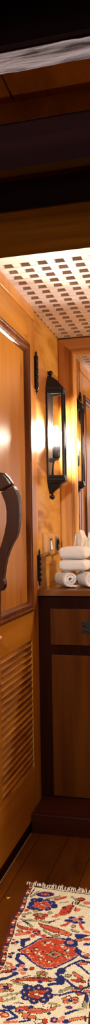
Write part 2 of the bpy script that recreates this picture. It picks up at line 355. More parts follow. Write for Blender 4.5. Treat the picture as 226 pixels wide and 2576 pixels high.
# carved pull: plank-cut S profile standing off the left stile
HY = 2.50
outer = [(-36, 1196), (-18, 1187), (0, 1188), (10, 1190), (20, 1200), (28, 1212), (33, 1220)]
outer2 = [(34, 1223), (40, 1232), (45, 1245), (48.5, 1265), (49, 1290), (47.5, 1312), (45, 1335), (40, 1351), (31, 1366), (22, 1386), (15, 1407), (11, 1430), (8.5, 1446), (8, 1456)]
bulge = [(11, 1462), (12, 1470), (10, 1479), (5, 1486), (-3, 1489), (-14, 1487), (-38, 1484), (-38, 1452), (-16, 1450), (-11, 1440)]
inner2 = [(-9, 1412), (-3, 1388), (4, 1366), (11, 1340), (15.5, 1312), (16, 1288), (13, 1266), (7, 1250), (2, 1240)]
ring_hi = outer + [(18, 1227), (1, 1237), (-12, 1230), (-36, 1236)]
ring_lo = outer2 + bulge + inner2 + [(3, 1238.5), (20, 1229.5)]
th = .034
hb = MB()
hb.prism([atY(x, y, HY) for x, y in ring_lo], (0, th, 0)); hn = hb.build('pull_handle', 'handle', d, bevel=.009, seg=3)
MB().prism([atY(x, y, HY) for x, y in ring_hi], (0, th, 0)).build('handle_top', 'handle', hn, bevel=.009, seg=3)
kb = at(-3.5, 1606, 0, DX + .010)
MB().lathe(kb, [(0, -.012), (.005, -.011), (.005, -.003), (.010, .0), (.011, .006), (.007, .011), (0, .012)], axis=(1, 0, 0), n=14).build('latch_knob', 'copper', d)
# door frame: header with a bead, stile beside the hinges, threshold
hd = MB().box(W, -.813, 1.95, 3.206, .953, 1.0).box(W, -.808, 1.95, 3.206, .946, .956)
struct(hd.build('trim_2', 'stile', bevel=.002), 'honey door header under the grating', 'trim')
struct(MB().box(W, -.8205, 3.2085, 3.243, FLOOR, .999).build('trim_3', 'stile', bevel=.0015), 'narrow hinge stile beside the door', 'trim')
bb = struct(MB().box(W, -.812, -.9, 3.005, FLOOR, -1.2475).build('baseboard_left', 'cabframe', bevel=.001), 'dark threshold along the foot of the door', 'baseboard')
MB().box(-.812, -.8095, -.9, 3.005, FLOOR, FLOOR + .0035).build('worn_bead', 'caulk', bb)

# ---- mirror -----------------------------------------------------------------------
MR = .72
mi = thing('wall_mirror', (-.05, 3.75, -.273), 'large mirror in a wide pine frame above the counter', 'mirror')
def frame_prof(kind):
    pr = [(0, .0), (0, -.020), (.006, -.024), (.060, -.024), (.063, -.019), (.068, -.019), (.072, -.026), (.080, -.027), (.086, -.022), (.090, -.014), (.094, -.008), (.094, .0)]
    return pr
pr = frame_prof(0); yb = 3.760
def fr_pt(i, h, corner):
    cx, cz, sx, sz = corner; return (cx + sx * i, yb + h, cz + sz * i)
ZT = .994
L0 = [(W + i, yb + h, -.273) for i, h in pr]; L1 = [(W + i, yb + h, ZT - i * .93) for i, h in pr]
MB().loft([L0, L1], smooth=False).build('frame_side', 'jamb', mi)
T1 = [(MR + .094 - i, yb + h, ZT - i * .93) for i, h in pr]
MB().loft([L1, T1], smooth=False).build('frame_top', 'jamb_x', mi)
MB().loft([T1, [(MR + .094 - i, yb + h, -.273) for i, h in pr]], smooth=False).build('frame_side', 'jamb', mi)
MB().box(W + .088, MR + .006, 3.752, 3.758, -.273, ZT - .080).build('mirror_glass', 'mirror', mi)

# ---- counter and cabinet ---------------------------------------------------------------
tag(MB().box(W + .0005, XR - .001, 3.206, 3.735, -.304, -.274).build('countertop', 'ctr', bevel=.004, seg=3), 'varnished brown wooden countertop holding the white towels', 'countertop')
cb = thing('vanity_cabinet', (0, 3.48, FLOOR), 'dark mahogany vanity cabinet under the wooden countertop', 'cabinet')
MB().box(W + .0005, XR - .001, 3.226, 3.735, -1.204, -.3045).build('cabinet_body', 'cabframe', cb, bevel=.002)
MB().box(-.811, XR - .001, 3.012, 3.735, FLOOR, -1.2045).build('plinth', 'plinth', cb, bevel=.004)
for k in range(4):
    x0 = -.765 + k * .408; x1 = x0 + .37
    dr = MB().box(x0, x1, 3.217, 3.226, -.524, -.361).build('drawer', 'cab', cb, bevel=.003)
    xc = (x0 + x1) / 2; zc = -.441; yf = 3.217
    half = [(-.044, .027), (-.043, .019), (-.039, .011), (-.0385, 0), (-.040, -.012), (-.043, -.020), (-.043, -.027), (-.034, -.0255), (-.02, -.027), (0, -.031)]
    ringp = half + [(-x, z) for x, z in half[::-1][1:]] + [(.034, .0245), (.018, .027), (0, .030), (-.018, .027), (-.034, .0245)]
    pl = MB().prism([(xc + x, yf, zc + z) for x, z in ringp], (0, -.004, 0)).build('pull_plate', 'iron', dr, bevel=.001)
    MB().tube([(xc + .030 * math.cos(a), yf - .010 - .004 * math.sin(-a), zc + .004 + .020 * math.sin(a)) for a in [math.pi + math.pi * i / 12 for i in range(13)]], .0032).ball((xc - .030, yf - .007, zc + .006), .006).ball((xc + .030, yf - .007, zc + .006), .006).build('bail_handle', 'bronze', pl)
    for sx_ in (-.0345, .0345):
        for sz_ in (-.019, .019): MB().ball((xc + sx_, yf - .004, zc + sz_), .0028).build('screw', 'bronze', dr)
    MB().box(x0 + .003, x1, 3.217, 3.226, -1.216 + .018, -.568).build('cabinet_door', 'cab', cb, bevel=.003)

# ---- lantern -----------------------------------------------------------------------------
LC = 3.505                                                    # centre along the wall
zt, zb_ = .672, .250
ls = [-.2150, -.2120]
p0 = (W + .004, LC - .055); p1 = (-.7485, LC - .0255); p2 = (-.7485, LC + .0255); p3 = (W + .004, LC + .055)
ln = thing('wall_lantern', (W, LC, .15), 'black iron wall lantern with clear panes and lit bulb beside the mirror', 'lantern')
MB().box(W, W + .005, LC - .057, LC + .057, zb_ - .02, zt + .015).prism([(W, LC - .057, zt + .015), (W, LC + .057, zt + .015), (W, LC + .012, .750), (W, LC - .012, .750)], (.005, 0, 0)).prism([(W, LC - .057, zb_ - .02), (W, LC + .057, zb_ - .02), (W, LC + .012, .180), (W, LC - .012, .180)], (.005, 0, 0)).build('back_plate', 'iron', ln)
def plan(sc, z, dx=0):
    cx = W
    return [(cx + (x - cx) * sc[0] + dx, LC + (y - LC) * sc[1], z) for x, y in (p0, p1, p2, p3)]
cap = MB()
cap.loft([plan((1.04, 1.03), zt), plan((1.10, 1.06), zt + .004), plan((1.10, 1.06), zt + .018), plan((1.0, .97), zt + .022), plan((.62, .60), zt + .058), plan((.26, .24), .750), plan((.20, .2), .756)], smooth=False)
cp = cap.build('roof_cap', 'iron', ln, bevel=.0015)
MB().lathe((W + .013, LC, .748), [(0, 0), (.006, .0), (.0045, .006), (.007, .009), (.0115, .015), (.0125, .021), (.0105, .028), (.006, .032), (0, .033)], n=16).build('finial', 'iron', ln)
bt = MB()
bt.loft([plan((1.04, 1.03), zb_), plan((1.12, 1.08), zb_ - .004), plan((1.12, 1.08), zb_ - .016), plan((1.0, .98), zb_ - .020), plan((.93, .90), zb_ - .026), plan((.80, .78), zb_ - .032), plan((.76, .76), zb_ - .040), plan((.58, .60), zb_ - .052), plan((.34, .40), zb_ - .066), plan((.24, .25), zb_ - .076), plan((.20, .18), zb_ - .080)], smooth=False)
bt.build('bottom_bracket', 'iron', ln, bevel=.0012)
MB().lathe((W + .013, LC, .175), [(0, 0), (.005, 0), (.004, -.006), (.0065, -.008), (.0115, -.014), (.0125, -.020), (.010, -.027), (.004, -.032), (0, -.033)], n=16).build('finial', 'iron', ln)
fm = MB()
for (x, y) in (p0, p1, p2, p3):
    r = .0048; fm.box(x - r, x + r, y - r, y + r, zb_, zt)
def rail(a, b_, z0, z1, w=.004):
    dx, dy = b_[0] - a[0], b_[1] - a[1]; l = math.hypot(dx, dy); nx_, ny_ = -dy / l * w, dx / l * w
    fm.prism([(a[0] - nx_, a[1] - ny_, z0), (b_[0] - nx_, b_[1] - ny_, z0), (b_[0] + nx_, b_[1] + ny_, z0), (a[0] + nx_, a[1] + ny_, z0)], (0, 0, z1 - z0))
for a, b_ in ((p0, p1), (p1, p2), (p2, p3)):
    rail(a, b_, zt - .012, zt + .001); rail(a, b_, zb_ - .001, zb_ + .010)
fm.build('lantern_frame', 'iron', ln, bevel=.0008)
for a, b_ in ((p0, p1), (p1, p2), (p2, p3)):
    dx, dy = b_[0] - a[0], b_[1] - a[1]; l = math.hypot(dx, dy); k = .0045 / l
    aa = (a[0] + dx * k, a[1] + dy * k); bb_ = (b_[0] - dx * k, b_[1] - dy * k)
    MB().add([(aa[0], aa[1], zb_ + .009), (bb_[0], bb_[1], zb_ + .009), (bb_[0], bb_[1], zt - .011), (aa[0], aa[1], zt - .011)], [(0, 1, 2, 3)]).build('glass_pane', 'pane', ln)
bx, by = W + .036, LC
so = MB().lathe((bx, by, 0), [(0, .345), (.015, .345), (.019, .352), (.020, .402), (.016, .408), (0, .408)], n=18)
so.prism([(W + .004, by - .010, .326), (W + .004, by - .010, .346), (bx + .012, by - .010, .346), (bx + .012, by - .010, .338)], (0, .020, 0))
so.tube([(bx - .012, by, .338), (bx - .018, by, .30), (bx - .022, by, .26)], .004)
so.build('lamp_holder', 'candle_cup', ln)
MB().lathe((bx, by, 0), [(0, .407), (.010, .407), (.011, .418), (.016, .430), (.022, .446), (.024, .462), (.021, .480), (.013, .496), (.006, .506), (0, .509)], n=20).build('light_bulb', 'bulb', ln)

# ---- switch and socket ------------------------------------------------------------------------
def wplate(name, y0, y1, label, cat):
    z0, z1 = -.132, -.022; i = .012
    t = thing(name, (W, (y0 + y1) / 2, z0), label, cat)
    MB().loft([[(W, y0, z0), (W, y1, z0), (W, y1, z1), (W, y0, z1)], [(W + .010, y0, z0), (W + .010, y1, z0), (W + .010, y1, z1), (W + .010, y0, z1)],
               [(W + .023, y0 + .020, z0 + .012), (W + .023, y1 - .012, z0 + .012), (W + .023, y1 - .012, z1 - .014), (W + .023, y0 + .020, z1 - .014)]], smooth=False).build('wooden_plate', 'plate', t, bevel=.0012)
    return t
sw = wplate('light_switch', 3.335, 3.468, 'square wooden wall plate with a white rocker switch, nearest the door', 'switch')
yc = 3.412
MB().box(W + .021, W + .0245, yc - .019, yc + .019, -.105, -.047).build('switch_bezel', 'black_plastic', sw, bevel=.001)
MB().loft([[(W + .024, yc - .014, -.102), (W + .024, yc + .014, -.102), (W + .024, yc + .014, -.052), (W + .024, yc - .014, -.052)],
           [(W + .031, yc - .013, -.100), (W + .031, yc + .013, -.100), (W + .0255, yc + .013, -.066), (W + .0255, yc - .013, -.066)]], smooth=False).build('rocker', 'white_plastic', sw, bevel=.001)
sk = wplate('wall_socket', 3.470, 3.622, 'square wooden wall plate with a round black socket, nearest the mirror', 'socket')
yc = 3.556; zc = -.078
MB().lathe((W + .020, yc, zc), [(0, .003), (.021, .003), (.022, .007), (.030, .0075), (.031, .004), (.031, 0)], axis=(1, 0, 0), n=28).build('socket_insert', 'black_plastic', sk)

# ---- towels --------------------------------------------------------------------------------------
CT = -.274
def terry(vs, amp, seed):
    out = []
    for p in vs:
        q = Vector(p); n = mnoise.noise_vector(q * 38 + Vector((seed, 0, 0))) * amp + mnoise.noise_vector(q * 160 + Vector((0, seed, 0))) * amp * .55
        out.append((q.x + n.x, q.y + n.y, q.z + n.z))
    return out
def roll(cx, cy, yaw, label, seed, R_=.0385, L=.15):
    # spiral of folded terry, axis horizontal, spiral end towards the viewer
    turns = 2.2; n = 120; thk = .0122
    ax = Vector((-math.sin(yaw), math.cos(yaw), 0)); sd = Vector((math.cos(yaw), math.sin(yaw), 0)); up = Vector((0, 0, 1))
    c0 = Vector((cx, cy, CT + R_ + .0012))
    sec = []
    for k in range(n + 1):
        t = k / n; th = -math.pi * .38 - (1 - t) * turns * 2 * math.pi      # outer end low on the right
        rm_ = .0050 + (R_ - thk / 2 - .0050) * t ** .92
        sec.append((th, rm_))
    outer_ = [(math.cos(th) * (r + thk * .46), math.sin(th) * (r + thk * .46)) for th, r in sec]
    inner_ = [(math.cos(th) * (r - thk * .46), math.sin(th) * (r - thk * .46)) for th, r in sec]
    # the loose end lies flat on the counter
    oe = [(.026, -R_ + .0002), (.0335, -R_ + .001)]; ie = [(.026, -R_ + .0095), (.0335, -R_ + .0085)]
    outer_ += oe; inner_ += ie
    ringp = outer_ + inner_[::-1]
    g = MB(); m_ = 26; rings = []
    for j in range(m_ + 1):
        s_ = j / m_; e = 1 - .045 * (max(0, 1 - s_ * 9) ** 2 + max(0, 1 - (1 - s_) * 9) ** 2)
        rings.append([tuple(c0 + ax * (s_ * L) + sd * (a_ * e) + up * (b2 * e)) for a_, b2 in ringp])
    nn = len(ringp); half = len(outer_)
    vs = [p for r in rings for p in r]
    vs = terry(vs, .0019, seed); vs = [(x, y, max(z, CT + .0006)) for x, y, z in vs]
    fs = []
    for j in range(m_):
        for i in range(nn):
            i2 = (i + 1) % nn; fs.append((j * nn + i, j * nn + i2, (j + 1) * nn + i2, (j + 1) * nn + i))
    for i in range(half - 1):
        a_, b2, c_, d_ = i, i + 1, nn - 2 - i, nn - 1 - i
        fs.append((a_, b2, c_, d_)); o = m_ * nn; fs.append((o + a_, o + d_, o + c_, o + b2))
    g.add(vs, fs, True)
    return tag(g.build('rolled_towel', 'towel'), label, 'towel', 'white towels stacked on the counter')
def pc(x, y, Y): return atY(x, y, Y)
def pad(x0, x1, y0, y1, z0, z1, label, seed, yaw=0.0):
    # thick folded towel: rounded fold at the front and left, doubled layers inside
    g = MB(); nu, nv = 72, 40; vs = []; fs = []
    cx, cy, cz = (x0 + x1) / 2, (y0 + y1) / 2, (z0 + z1) / 2; a, b_, c = (x1 - x0) / 2, (y1 - y0) / 2, (z1 - z0) / 2
    def sp(v, e): return math.copysign(abs(v) ** e, v)
    for j in range(nv + 1):
        ph = -math.pi / 2 + math.pi * j / nv
        for i in range(nu):
            th = 2 * math.pi * i / nu
            X = a * sp(math.cos(ph), .34) * sp(math.cos(th), .22); Y = b_ * sp(math.cos(ph), .42) * sp(math.sin(th), .25); Z = c * sp(math.sin(ph), .62)
            sag = -.002 * (X / a) ** 2 + mnoise.noise(Vector((X * 14, Y * 14, seed))) * .0022
            Z += sag * (1 if Z > 0 else .35)
            xr = X * math.cos(yaw) - Y * math.sin(yaw); yr = X * math.sin(yaw) + Y * math.cos(yaw)
            vs.append((cx + xr, cy + yr, cz + Z))
    for j in range(nv):
        for i in range(nu):
            i2 = (i + 1) % nu; fs.append((j * nu + i, j * nu + i2, (j + 1) * nu + i2, (j + 1) * nu + i))
    g.add(terry(vs, .0021, seed), fs, True)
    return tag(g.build('folded_towel', 'towel'), label, 'towel', 'white towels stacked on the counter')
YT = 3.285
e1 = pc(178, 1458, YT); e2 = pc(232, 1458, YT)
roll(e1[0], YT, math.radians(30), 'white rolled towel at the bottom left of the stack, beneath the folded ones', 3)
roll(e2[0], YT, math.radians(30), 'white rolled towel at the right picture edge, beside the other roll', 11)
f0 = pc(145.5, 1438, 3.29); f1 = pc(216.5, 1408, 3.29); f2 = pc(146, 1376.5, 3.29)
zA = CT + .0385 * 2 + .0005; zB = f1[2] + .001; zC = f2[2] + .002
pad(f0[0], f1[0], 3.290, 3.42, zA, zB, 'lower folded white towel, lying on the two rolls', 21)
pad(f2[0], f1[0] - .001, 3.292, 3.425, zB + .0004, zC, 'topmost folded white towel of the stack', 33)

# ---- tissue box -----------------------------------------------------------------------------------
bx0 = atY(217.5, 1400, 3.50)[0]; bz1 = atY(220, 1384, 3.50)[2]; bw = .125
tb = thing('tissue_box', (bx0 + bw / 2, 3.56, CT), 'woven raffia tissue box behind the towels at the right edge', 'box')
g = MB(); nu, nz = 160, 60; vs = []; cx, cy = bx0 + bw / 2, 3.56
for j in range(nz + 1):
    z = CT + (bz1 - CT) * j / nz
    for i in range(nu):
        th = 2 * math.pi * i / nu; sc = lambda v: math.copysign(abs(v) ** .25, v)
        row = int(j / nz * 15); ph = (j / nz * 15) % 1
        dsp = .0016 * math.sin(math.pi * ph) + .0014 * math.sin(i / nu * 2 * math.pi * 20 + row * math.pi) * math.sin(math.pi * ph)
        r = bw / 2 + dsp; vs.append((cx + r * sc(math.cos(th)), cy + r * sc(math.sin(th)), z))
fs = [(j * nu + i, j * nu + (i + 1) % nu, (j + 1) * nu + (i + 1) % nu, (j + 1) * nu + i) for j in range(nz) for i in range(nu)] + [tuple(range(nu))[::-1]]
g.add(vs, fs, True).build('woven_body', 'wicker', tb)
sc = lambda v: math.copysign(abs(v) ** .25, v)
rim = lambda r, z: [(cx + r * sc(math.cos(2 * math.pi * i / 64)), cy + r * sc(math.sin(2 * math.pi * i / 64)), z) for i in range(64)]
slot = lambda z: [(cx - .01 + .044 * math.cos(2 * math.pi * i / 64), cy + .014 * math.sin(2 * math.pi * i / 64), z) for i in range(64)]
MB().loft([rim(bw / 2 + .002, bz1 - .006), rim(bw / 2 + .003, bz1), rim(bw / 2, bz1 + .003), slot(bz1 + .003), slot(bz1 - .004)], caps=False).build('woven_lid', 'wicker', tb)
# tissue: two pleated sheets fanning out of the slot
def sheet(rows, seed):
    g = MB(); n = len(rows[0]); vs = []; rs = []
    # refine rows by linear interpolation, add small crumples
    R2 = []
    for k in range(len(rows) - 1):
        for s_ in range(6):
            R2.append([tuple(Vector(a) * (1 - s_ / 6) + Vector(b_) * (s_ / 6)) for a, b_ in zip(rows[k], rows[k + 1])])
    R2.append(rows[-1]); out = []
    for r in R2:
        q = []
        for i in range(n - 1):
            for s_ in range(6):
                p = Vector(r[i]) * (1 - s_ / 6) + Vector(r[i + 1]) * (s_ / 6); q.append(p)
        q.append(Vector(r[-1])); out.append([tuple(p + mnoise.noise_vector(p * 55 + Vector((seed, 0, 0))) * .0022) for p in q])
    return g.loft(out, smooth=False, caps=False, closed=False)
def tp(x, y, Y): return atY(x, y, Y)
base = bz1 - .003
sh = sheet([[tp(188, 1392, 3.54), tp(199, 1390, 3.555), tp(208, 1388, 3.545), tp(214, 1386, 3.56), tp(219, 1386, 3.55), tp(226, 1386, 3.56)],
            [tp(185.5, 1373, 3.50), tp(195, 1366, 3.53), tp(204, 1371, 3.515), tp(211, 1370, 3.54), tp(216, 1369, 3.555), tp(221, 1372, 3.57)],
            [tp(188.5, 1352, 3.50), tp(197, 1348, 3.535), tp(206, 1352, 3.51), tp(215, 1354, 3.54), tp(221, 1358, 3.55), tp(221.5, 1360, 3.57)],
            [tp(190, 1339.5, 3.52), tp(197, 1338.5, 3.55), tp(200, 1334, 3.52), tp(206, 1333, 3.545), tp(210, 1335, 3.55), tp(214, 1342, 3.57)]], 4)
s2 = sheet([[tp(216, 1387, 3.545), tp(224, 1387, 3.555), tp(232, 1387, 3.56)], [tp(215, 1370, 3.535), tp(222, 1368, 3.555), tp(236, 1368, 3.55)],
            [tp(219, 1356, 3.545), tp(224, 1350, 3.56), tp(238, 1350, 3.55)], [tp(222.5, 1341, 3.555), tp(227, 1338, 3.57), tp(238, 1342, 3.56)]], 9)
sh.add(s2.v, s2.f)
tag(sh.build('tissue', 'tissue', fix=False), 'white paper tissue sticking up out of the woven box', 'tissue')

# ---- rug ---------------------------------------------------------------------------------------------
RZ = FLOOR + .008
def fl(x, y): return np.array(at(x, y, 2, RZ)[:2])
TL, TR = fl(65.5, 2224), fl(226, 2247)
U = (TR - TL) / np.linalg.norm(TR - TL); V = fl(0.5, 2389) - TL; V = V / np.linalg.norm(V)   # an old rug, woven a little out of square
UC, VC = [float(q_) for q_ in np.linalg.solve(np.stack([U, V], 1), fl(135, 2402) - TL)]
RW, RL = 2 * UC, 2 * max(VC * 1.9, .62)
CU, CV = .0026, .0032
nu, nv = int(RW / CU), int(RL / CV)
CREAM, NAVY, RED, PINK, OLIVE, BROWN, SALMON, MAROON, VIOLET = range(9)
PAL = np.array([(.77, .68, .49), (.022, .030, .135), (.50, .060, .028), (.70, .27, .20), (.36, .33, .16), (.055, .024, .018), (.62, .17, .09), (.13, .02, .03), (.22, .11, .30)])
uu, vv = np.meshgrid((np.arange(nu) + .5) * RW / nu, (np.arange(nv) + .5) * RL / nv, indexing='ij')
def to_px(u, v):
    X = TL[0] + U[0] * u + V[0] * v; Y = TL[1] + U[1] * u + V[1] * v
    c = [M[k][0] * X + M[k][1] * Y + M[k][2] * RZ for k in range(3)]
    return F * c[0] / c[2] + PX, F * c[1] / c[2] + PY
rs = np.random.RandomState(5)
ju = uu + (rs.rand(*uu.shape) - .5) * CU * .5; jv = vv + (rs.rand(*uu.shape) - .5) * CV * .5
px, py = to_px(ju, jv)
# outside the part the photograph shows, the design repeats by reflection about the medallion
VB = RL / 2
for fu in (0, 1):
    for vmap in (lambda v: v, lambda v: RL - v, lambda v: v - .42, lambda v: v - .62, lambda v: v - .22, lambda v: v - .85, lambda v: v - 1.0):
        bad = (px < -3) | (px > 229) | (py > 2579)
        au = RW - ju if fu else ju; av = vmap(jv)
        qx, qy = to_px(au, av); ok = bad & (av > .02) & (qx > -3) & (qx < 229) & (qy < 2579)
        px = np.where(ok, qx, px); py = np.where(ok, qy, py)
col = np.zeros(px.shape, int)
OFF = {'A': (0, 2200), 'B': (75, 2200), 'C': (151, 2200), 'D': (0, 2386), 'E': (75, 2386), 'F': (151, 2386)}
K = 3.014
def cv(c, pts): ox, oy = OFF[c]; return [(ox + x / K, oy + y / K) for x, y in pts]
def seg_d(pts):
    dm = np.full(px.shape, 1e9)
    for (x0, y0), (x1, y1) in zip(pts[:-1], pts[1:]):
        dx, dy = x1 - x0, y1 - y0; L2 = dx * dx + dy * dy + 1e-9
        t = np.clip(((px - x0) * dx + (py - y0) * dy) / L2, 0, 1)
        dm = np.minimum(dm, np.hypot(px - x0 - t * dx, (py - y0 - t * dy) * 1.25))
    return dm
def inside(pts):
    r = np.zeros(px.shape, bool); n = len(pts)
    for i in range(n):
        x0, y0 = pts[i]; x1, y1 = pts[(i + 1) % n]
        if y0 == y1: continue
        r ^= ((y0 > py) != (y1 > py)) & (px < (x1 - x0) * (py - y0) / (y1 - y0) + x0)
    return r
def put(mask, c): col[mask] = c
def st(c, w, color, *pts, out=None, ow=1.5):        # stroke, full width in crop pixels
    dm = seg_d(cv(c, pts)); h = w * 1.28 / K / 2
    if out is not None: put(dm < h + ow, out)
    put(dm < h, color)
def po(c, color, *pts, out=None, ow=1.6):
    p = cv(c, pts); ins = inside(p)
    if out is not None: put(ins | (seg_d(p + [p[0]]) < ow), out)
    put(ins, color)
def bl(c, color, x, y, w, h, out=None, ow=1.5, dot=None):
    (X, Y), = cv(c, [(x, y)]); a, b_ = w * 1.16 / K / 2, h * 1.22 / K / 2
    if out is not None: put(((px - X) / (a + ow)) ** 2 + ((py - Y) / (b_ + ow * .85)) ** 2 < 1, out)
    put(((px - X) / a) ** 2 + ((py - Y) / b_) ** 2 < 1, color)
    if dot is not None: put(((px - X) / max(a * .3, 1.5)) ** 2 + ((py - Y) / max(b_ * .3, 1.2)) ** 2 < 1, dot)
# medallion
MED = [(47, 2390), (60, 2385), (74, 2378), (88, 2369), (100, 2362), (115, 2358.5), (140, 2359), (160, 2362), (180, 2372), (192, 2384), (204, 2394), (194, 2404), (180, 2414), (165, 2421), (148, 2430), (130, 2437), (108, 2436), (92, 2428), (75, 2415), (62, 2403)]
ins = inside(MED); dm = seg_d(MED + [MED[0]])
put((dm < 2.6), NAVY); put(ins & (dm >= 1.8) & (dm < 4.0), PINK); put(ins & (dm >= 4.0), RED)
rn = rs.rand(*px.shape)
for _ in range(150):
    x = 66 + rs.rand() * 130; y = 2366 + rs.rand() * 66
    m_ = ins & (dm > 6) & (((px - x) / (1.6 + rs.rand() * 2.6)) ** 2 + ((py - y) / (1.1 + rs.rand() * 1.4)) ** 2 < 1)
    put(m_, [CREAM, PINK, SALMON, SALMON, OLIVE, BROWN][rs.randint(6)])
for (x, y) in ((100, 2412), (123, 2420), (120, 2372), (160, 2376), (92, 2388), (165, 2405)):
    put(ins & (((px - x) / 5.5) ** 2 + ((py - y) / 3) ** 2 < 1), BROWN); put(ins & (((px - x) / 4) ** 2 + ((py - y) / 2) ** 2 < 1), CREAM)
# eye
put((abs(px - 137) / 21 + abs(py - 2401) / 11) < 1, BROWN); put((abs(px - 137) / 19 + abs(py - 2401) / 9) < 1, OLIVE)
put((abs(px - 138) / 11 + abs(py - 2401) / 5.6) < 1, RED); put(((px - 133) / 4) ** 2 + ((py - 2401) / 3) ** 2 < 1, NAVY)
# A
bl('A', RED, 193, 270, 30, 14, PINK); st('A', 13, OLIVE, (168, 303), (226, 292), out=BROWN, ow=.8); bl('A', NAVY, 185, 320, 24, 10); bl('A', RED, 190, 316, 10, 7)
st('A', 10, OLIVE, (166, 340), (226, 350), out=BROWN, ow=1); st('A', 12, NAVY, (188, 356), (226, 372)); st('A', 6, PINK, (145, 368), (170, 363)); st('A', 5, PINK, (158, 360), (158, 374))
po('A', RED, (140, 378), (165, 394), (215, 403), (226, 410), (215, 419), (160, 410), (145, 402), out=BROWN); bl('A', SALMON, 152, 428, 32, 12, BROWN)
st('A', 14, SALMON, (122, 455), (170, 450), (226, 437), out=RED); bl('A', NAVY, 215, 437, 22, 12); bl('A', PINK, 165, 450, 16, 7)
bl('A', NAVY, 98, 520, 26, 16); bl('A', NAVY, 132, 512, 26, 16); bl('A', PINK, 112, 492, 20, 12); bl('A', RED, 114, 512, 16, 10); bl('A', PINK, 120, 532, 20, 8); bl('A', NAVY, 100, 496, 14, 8)
po('A', NAVY, (158, 490), (190, 488), (226, 480), (226, 497), (192, 506), (182, 548), (165, 548), (158, 520), out=BROWN, ow=1)
# B
st('B', 7, BROWN, (28, 108), (0, 152)); st('B', 10, OLIVE, (58, 132), (8, 166), out=BROWN, ow=1)
bl('B', NAVY, 112, 150, 118, 30, PINK); bl('B', RED, 112, 150, 54, 16); bl('B', PINK, 112, 150, 14, 7); bl('B', CREAM, 84, 146, 10, 5); bl('B', CREAM, 142, 154, 10, 5)
st('B', 11, OLIVE, (125, 186), (175, 178), (226, 164), out=BROWN, ow=.8); st('B', 13, RED, (190, 190), (226, 184), out=PINK, ow=1)
for x, y in ((30, 196), (76, 193), (126, 204), (165, 216), (10, 222), (-4, 246), (70, 260), (132, 258), (182, 238), (26, 252)): bl('B', NAVY, x, y, 48, 27, VIOLET if x % 4 else None, .8)
for x, y in ((55, 220), (112, 214), (130, 232), (74, 242), (40, 236), (95, 250)): bl('B', RED, x, y, 40, 17, PINK, .9)
bl('B', PINK, 88, 228, 26, 10, BROWN); bl('B', CREAM, 88, 228, 10, 5)
for x, y in ((30, 196), (126, 204), (165, 216), (70, 260), (132, 258)): bl('B', PINK, x, y, 9, 6)
bl('B', OLIVE, 40, 278, 44, 18); bl('B', OLIVE, 150, 290, 40, 20); bl('B', BROWN, 140, 282, 14, 5)
for x, y in ((45, 306), (112, 310), (60, 330), (96, 330)): bl('B', RED, x, y, 34, 15, BROWN)
bl('B', OLIVE, 76, 300, 28, 10, BROWN); bl('B', PINK, 80, 314, 22, 8); bl('B', PINK, 130, 322, 14, 8)
st('B', 11, OLIVE, (0, 344), (75, 354), (150, 364), out=BROWN, ow=.9); st('B', 12, NAVY, (150, 362), (188, 350)); st('B', 9, OLIVE, (188, 348), (226, 336))
po('B', SALMON, (172, 320), (200, 302), (226, 296), (226, 310), (195, 320), out=RED)
po('B', RED, (72, 370), (112, 384), (170, 394), (226, 414), (226, 440), (178, 436), (118, 412), (85, 392), out=BROWN); st('B', 6, SALMON, (100, 388), (160, 410), (215, 428))
st('B', 9, OLIVE, (0, 378), (22, 396), out=BROWN)
for x, y in ((15, 416), (50, 424), (64, 452), (22, 464), (104, 466), (-8, 440)): bl('B', RED, x, y, 34, 17, PINK)
for x, y in ((32, 436), (72, 434), (44, 448)): bl('B', NAVY, x, y, 24, 12)
bl('B', PINK, 38, 440, 14, 8); st('B', 8, OLIVE, (108, 424), (150, 452), (186, 474), (226, 480), out=BROWN, ow=.9); bl('B', SALMON, 206, 460, 34, 12, BROWN)
# C
st('C', 14, RED, (0, 182), (40, 172), out=PINK, ow=1); bl('C', RED, 160, 188, 50, 17, BROWN); bl('C', SALMON, 204, 216, 46, 15, PINK); bl('C', BROWN, 170, 200, 22, 9)
st('C', 9, OLIVE, (0, 214), (60, 208)); st('C', 12, OLIVE, (92, 170), (130, 200), (120, 222), out=BROWN, ow=.6); st('C', 9, BROWN, (98, 208), (92, 226)); st('C', 9, BROWN, (150, 204), (134, 226)); st('C', 10, OLIVE, (150, 232), (226, 250))
po('C', RED, (-10, 296), (8, 262), (40, 240), (76, 230), (108, 240), (96, 256), (76, 290), (40, 306), (0, 310), out=PINK); bl('C', NAVY, 28, 250, 26, 14); bl('C', NAVY, 96, 238, 18, 8)
for x, y in ((40, 262), (60, 282), (30, 285), (75, 255)): bl('C', BROWN, x, y, 8, 8)
st('C', 5, BROWN, (85, 250), (68, 292)); bl('C', SALMON, 130, 268, 42, 16, PINK); st('C', 7, BROWN, (118, 250), (112, 275))
for x, y in ((92, 328), (150, 340), (116, 362), (78, 352), (164, 364), (60, 350)): bl('C', NAVY, x, y, 44, 15, VIOLET, .8)
bl('C', SALMON, 118, 342, 34, 15, PINK); st('C', 13, RED, (62, 366), (38, 384), (8, 388), out=PINK, ow=1); st('C', 15, RED, (148, 372), (156, 392), (168, 412), out=PINK, ow=1); bl('C', OLIVE, 97, 392, 26, 13, BROWN); bl('C', PINK, 97, 392, 9, 5)
bl('C', SALMON, 165, 322, 36, 9, PINK); po('C', SALMON, (-6, 418), (30, 424), (84, 450), (62, 468), (30, 456), (-6, 446), out=BROWN); bl('C', RED, 40, 442, 24, 10)
po('C', NAVY, (106, 450), (150, 450), (214, 460), (168, 478), (130, 488), (112, 474), out=VIOLET, ow=.8); st('C', 11, OLIVE, (84, 420), (130, 436), out=NAVY, ow=1.3)
st('C', 12, SALMON, (176, 430), (226, 444), out=PINK, ow=1); bl('C', NAVY, 80, 520, 92, 50); bl('C', NAVY, 62, 488, 34, 18); bl('C', NAVY, 118, 532, 30, 20); bl('C', SALMON, 76, 516, 34, 18, PINK)
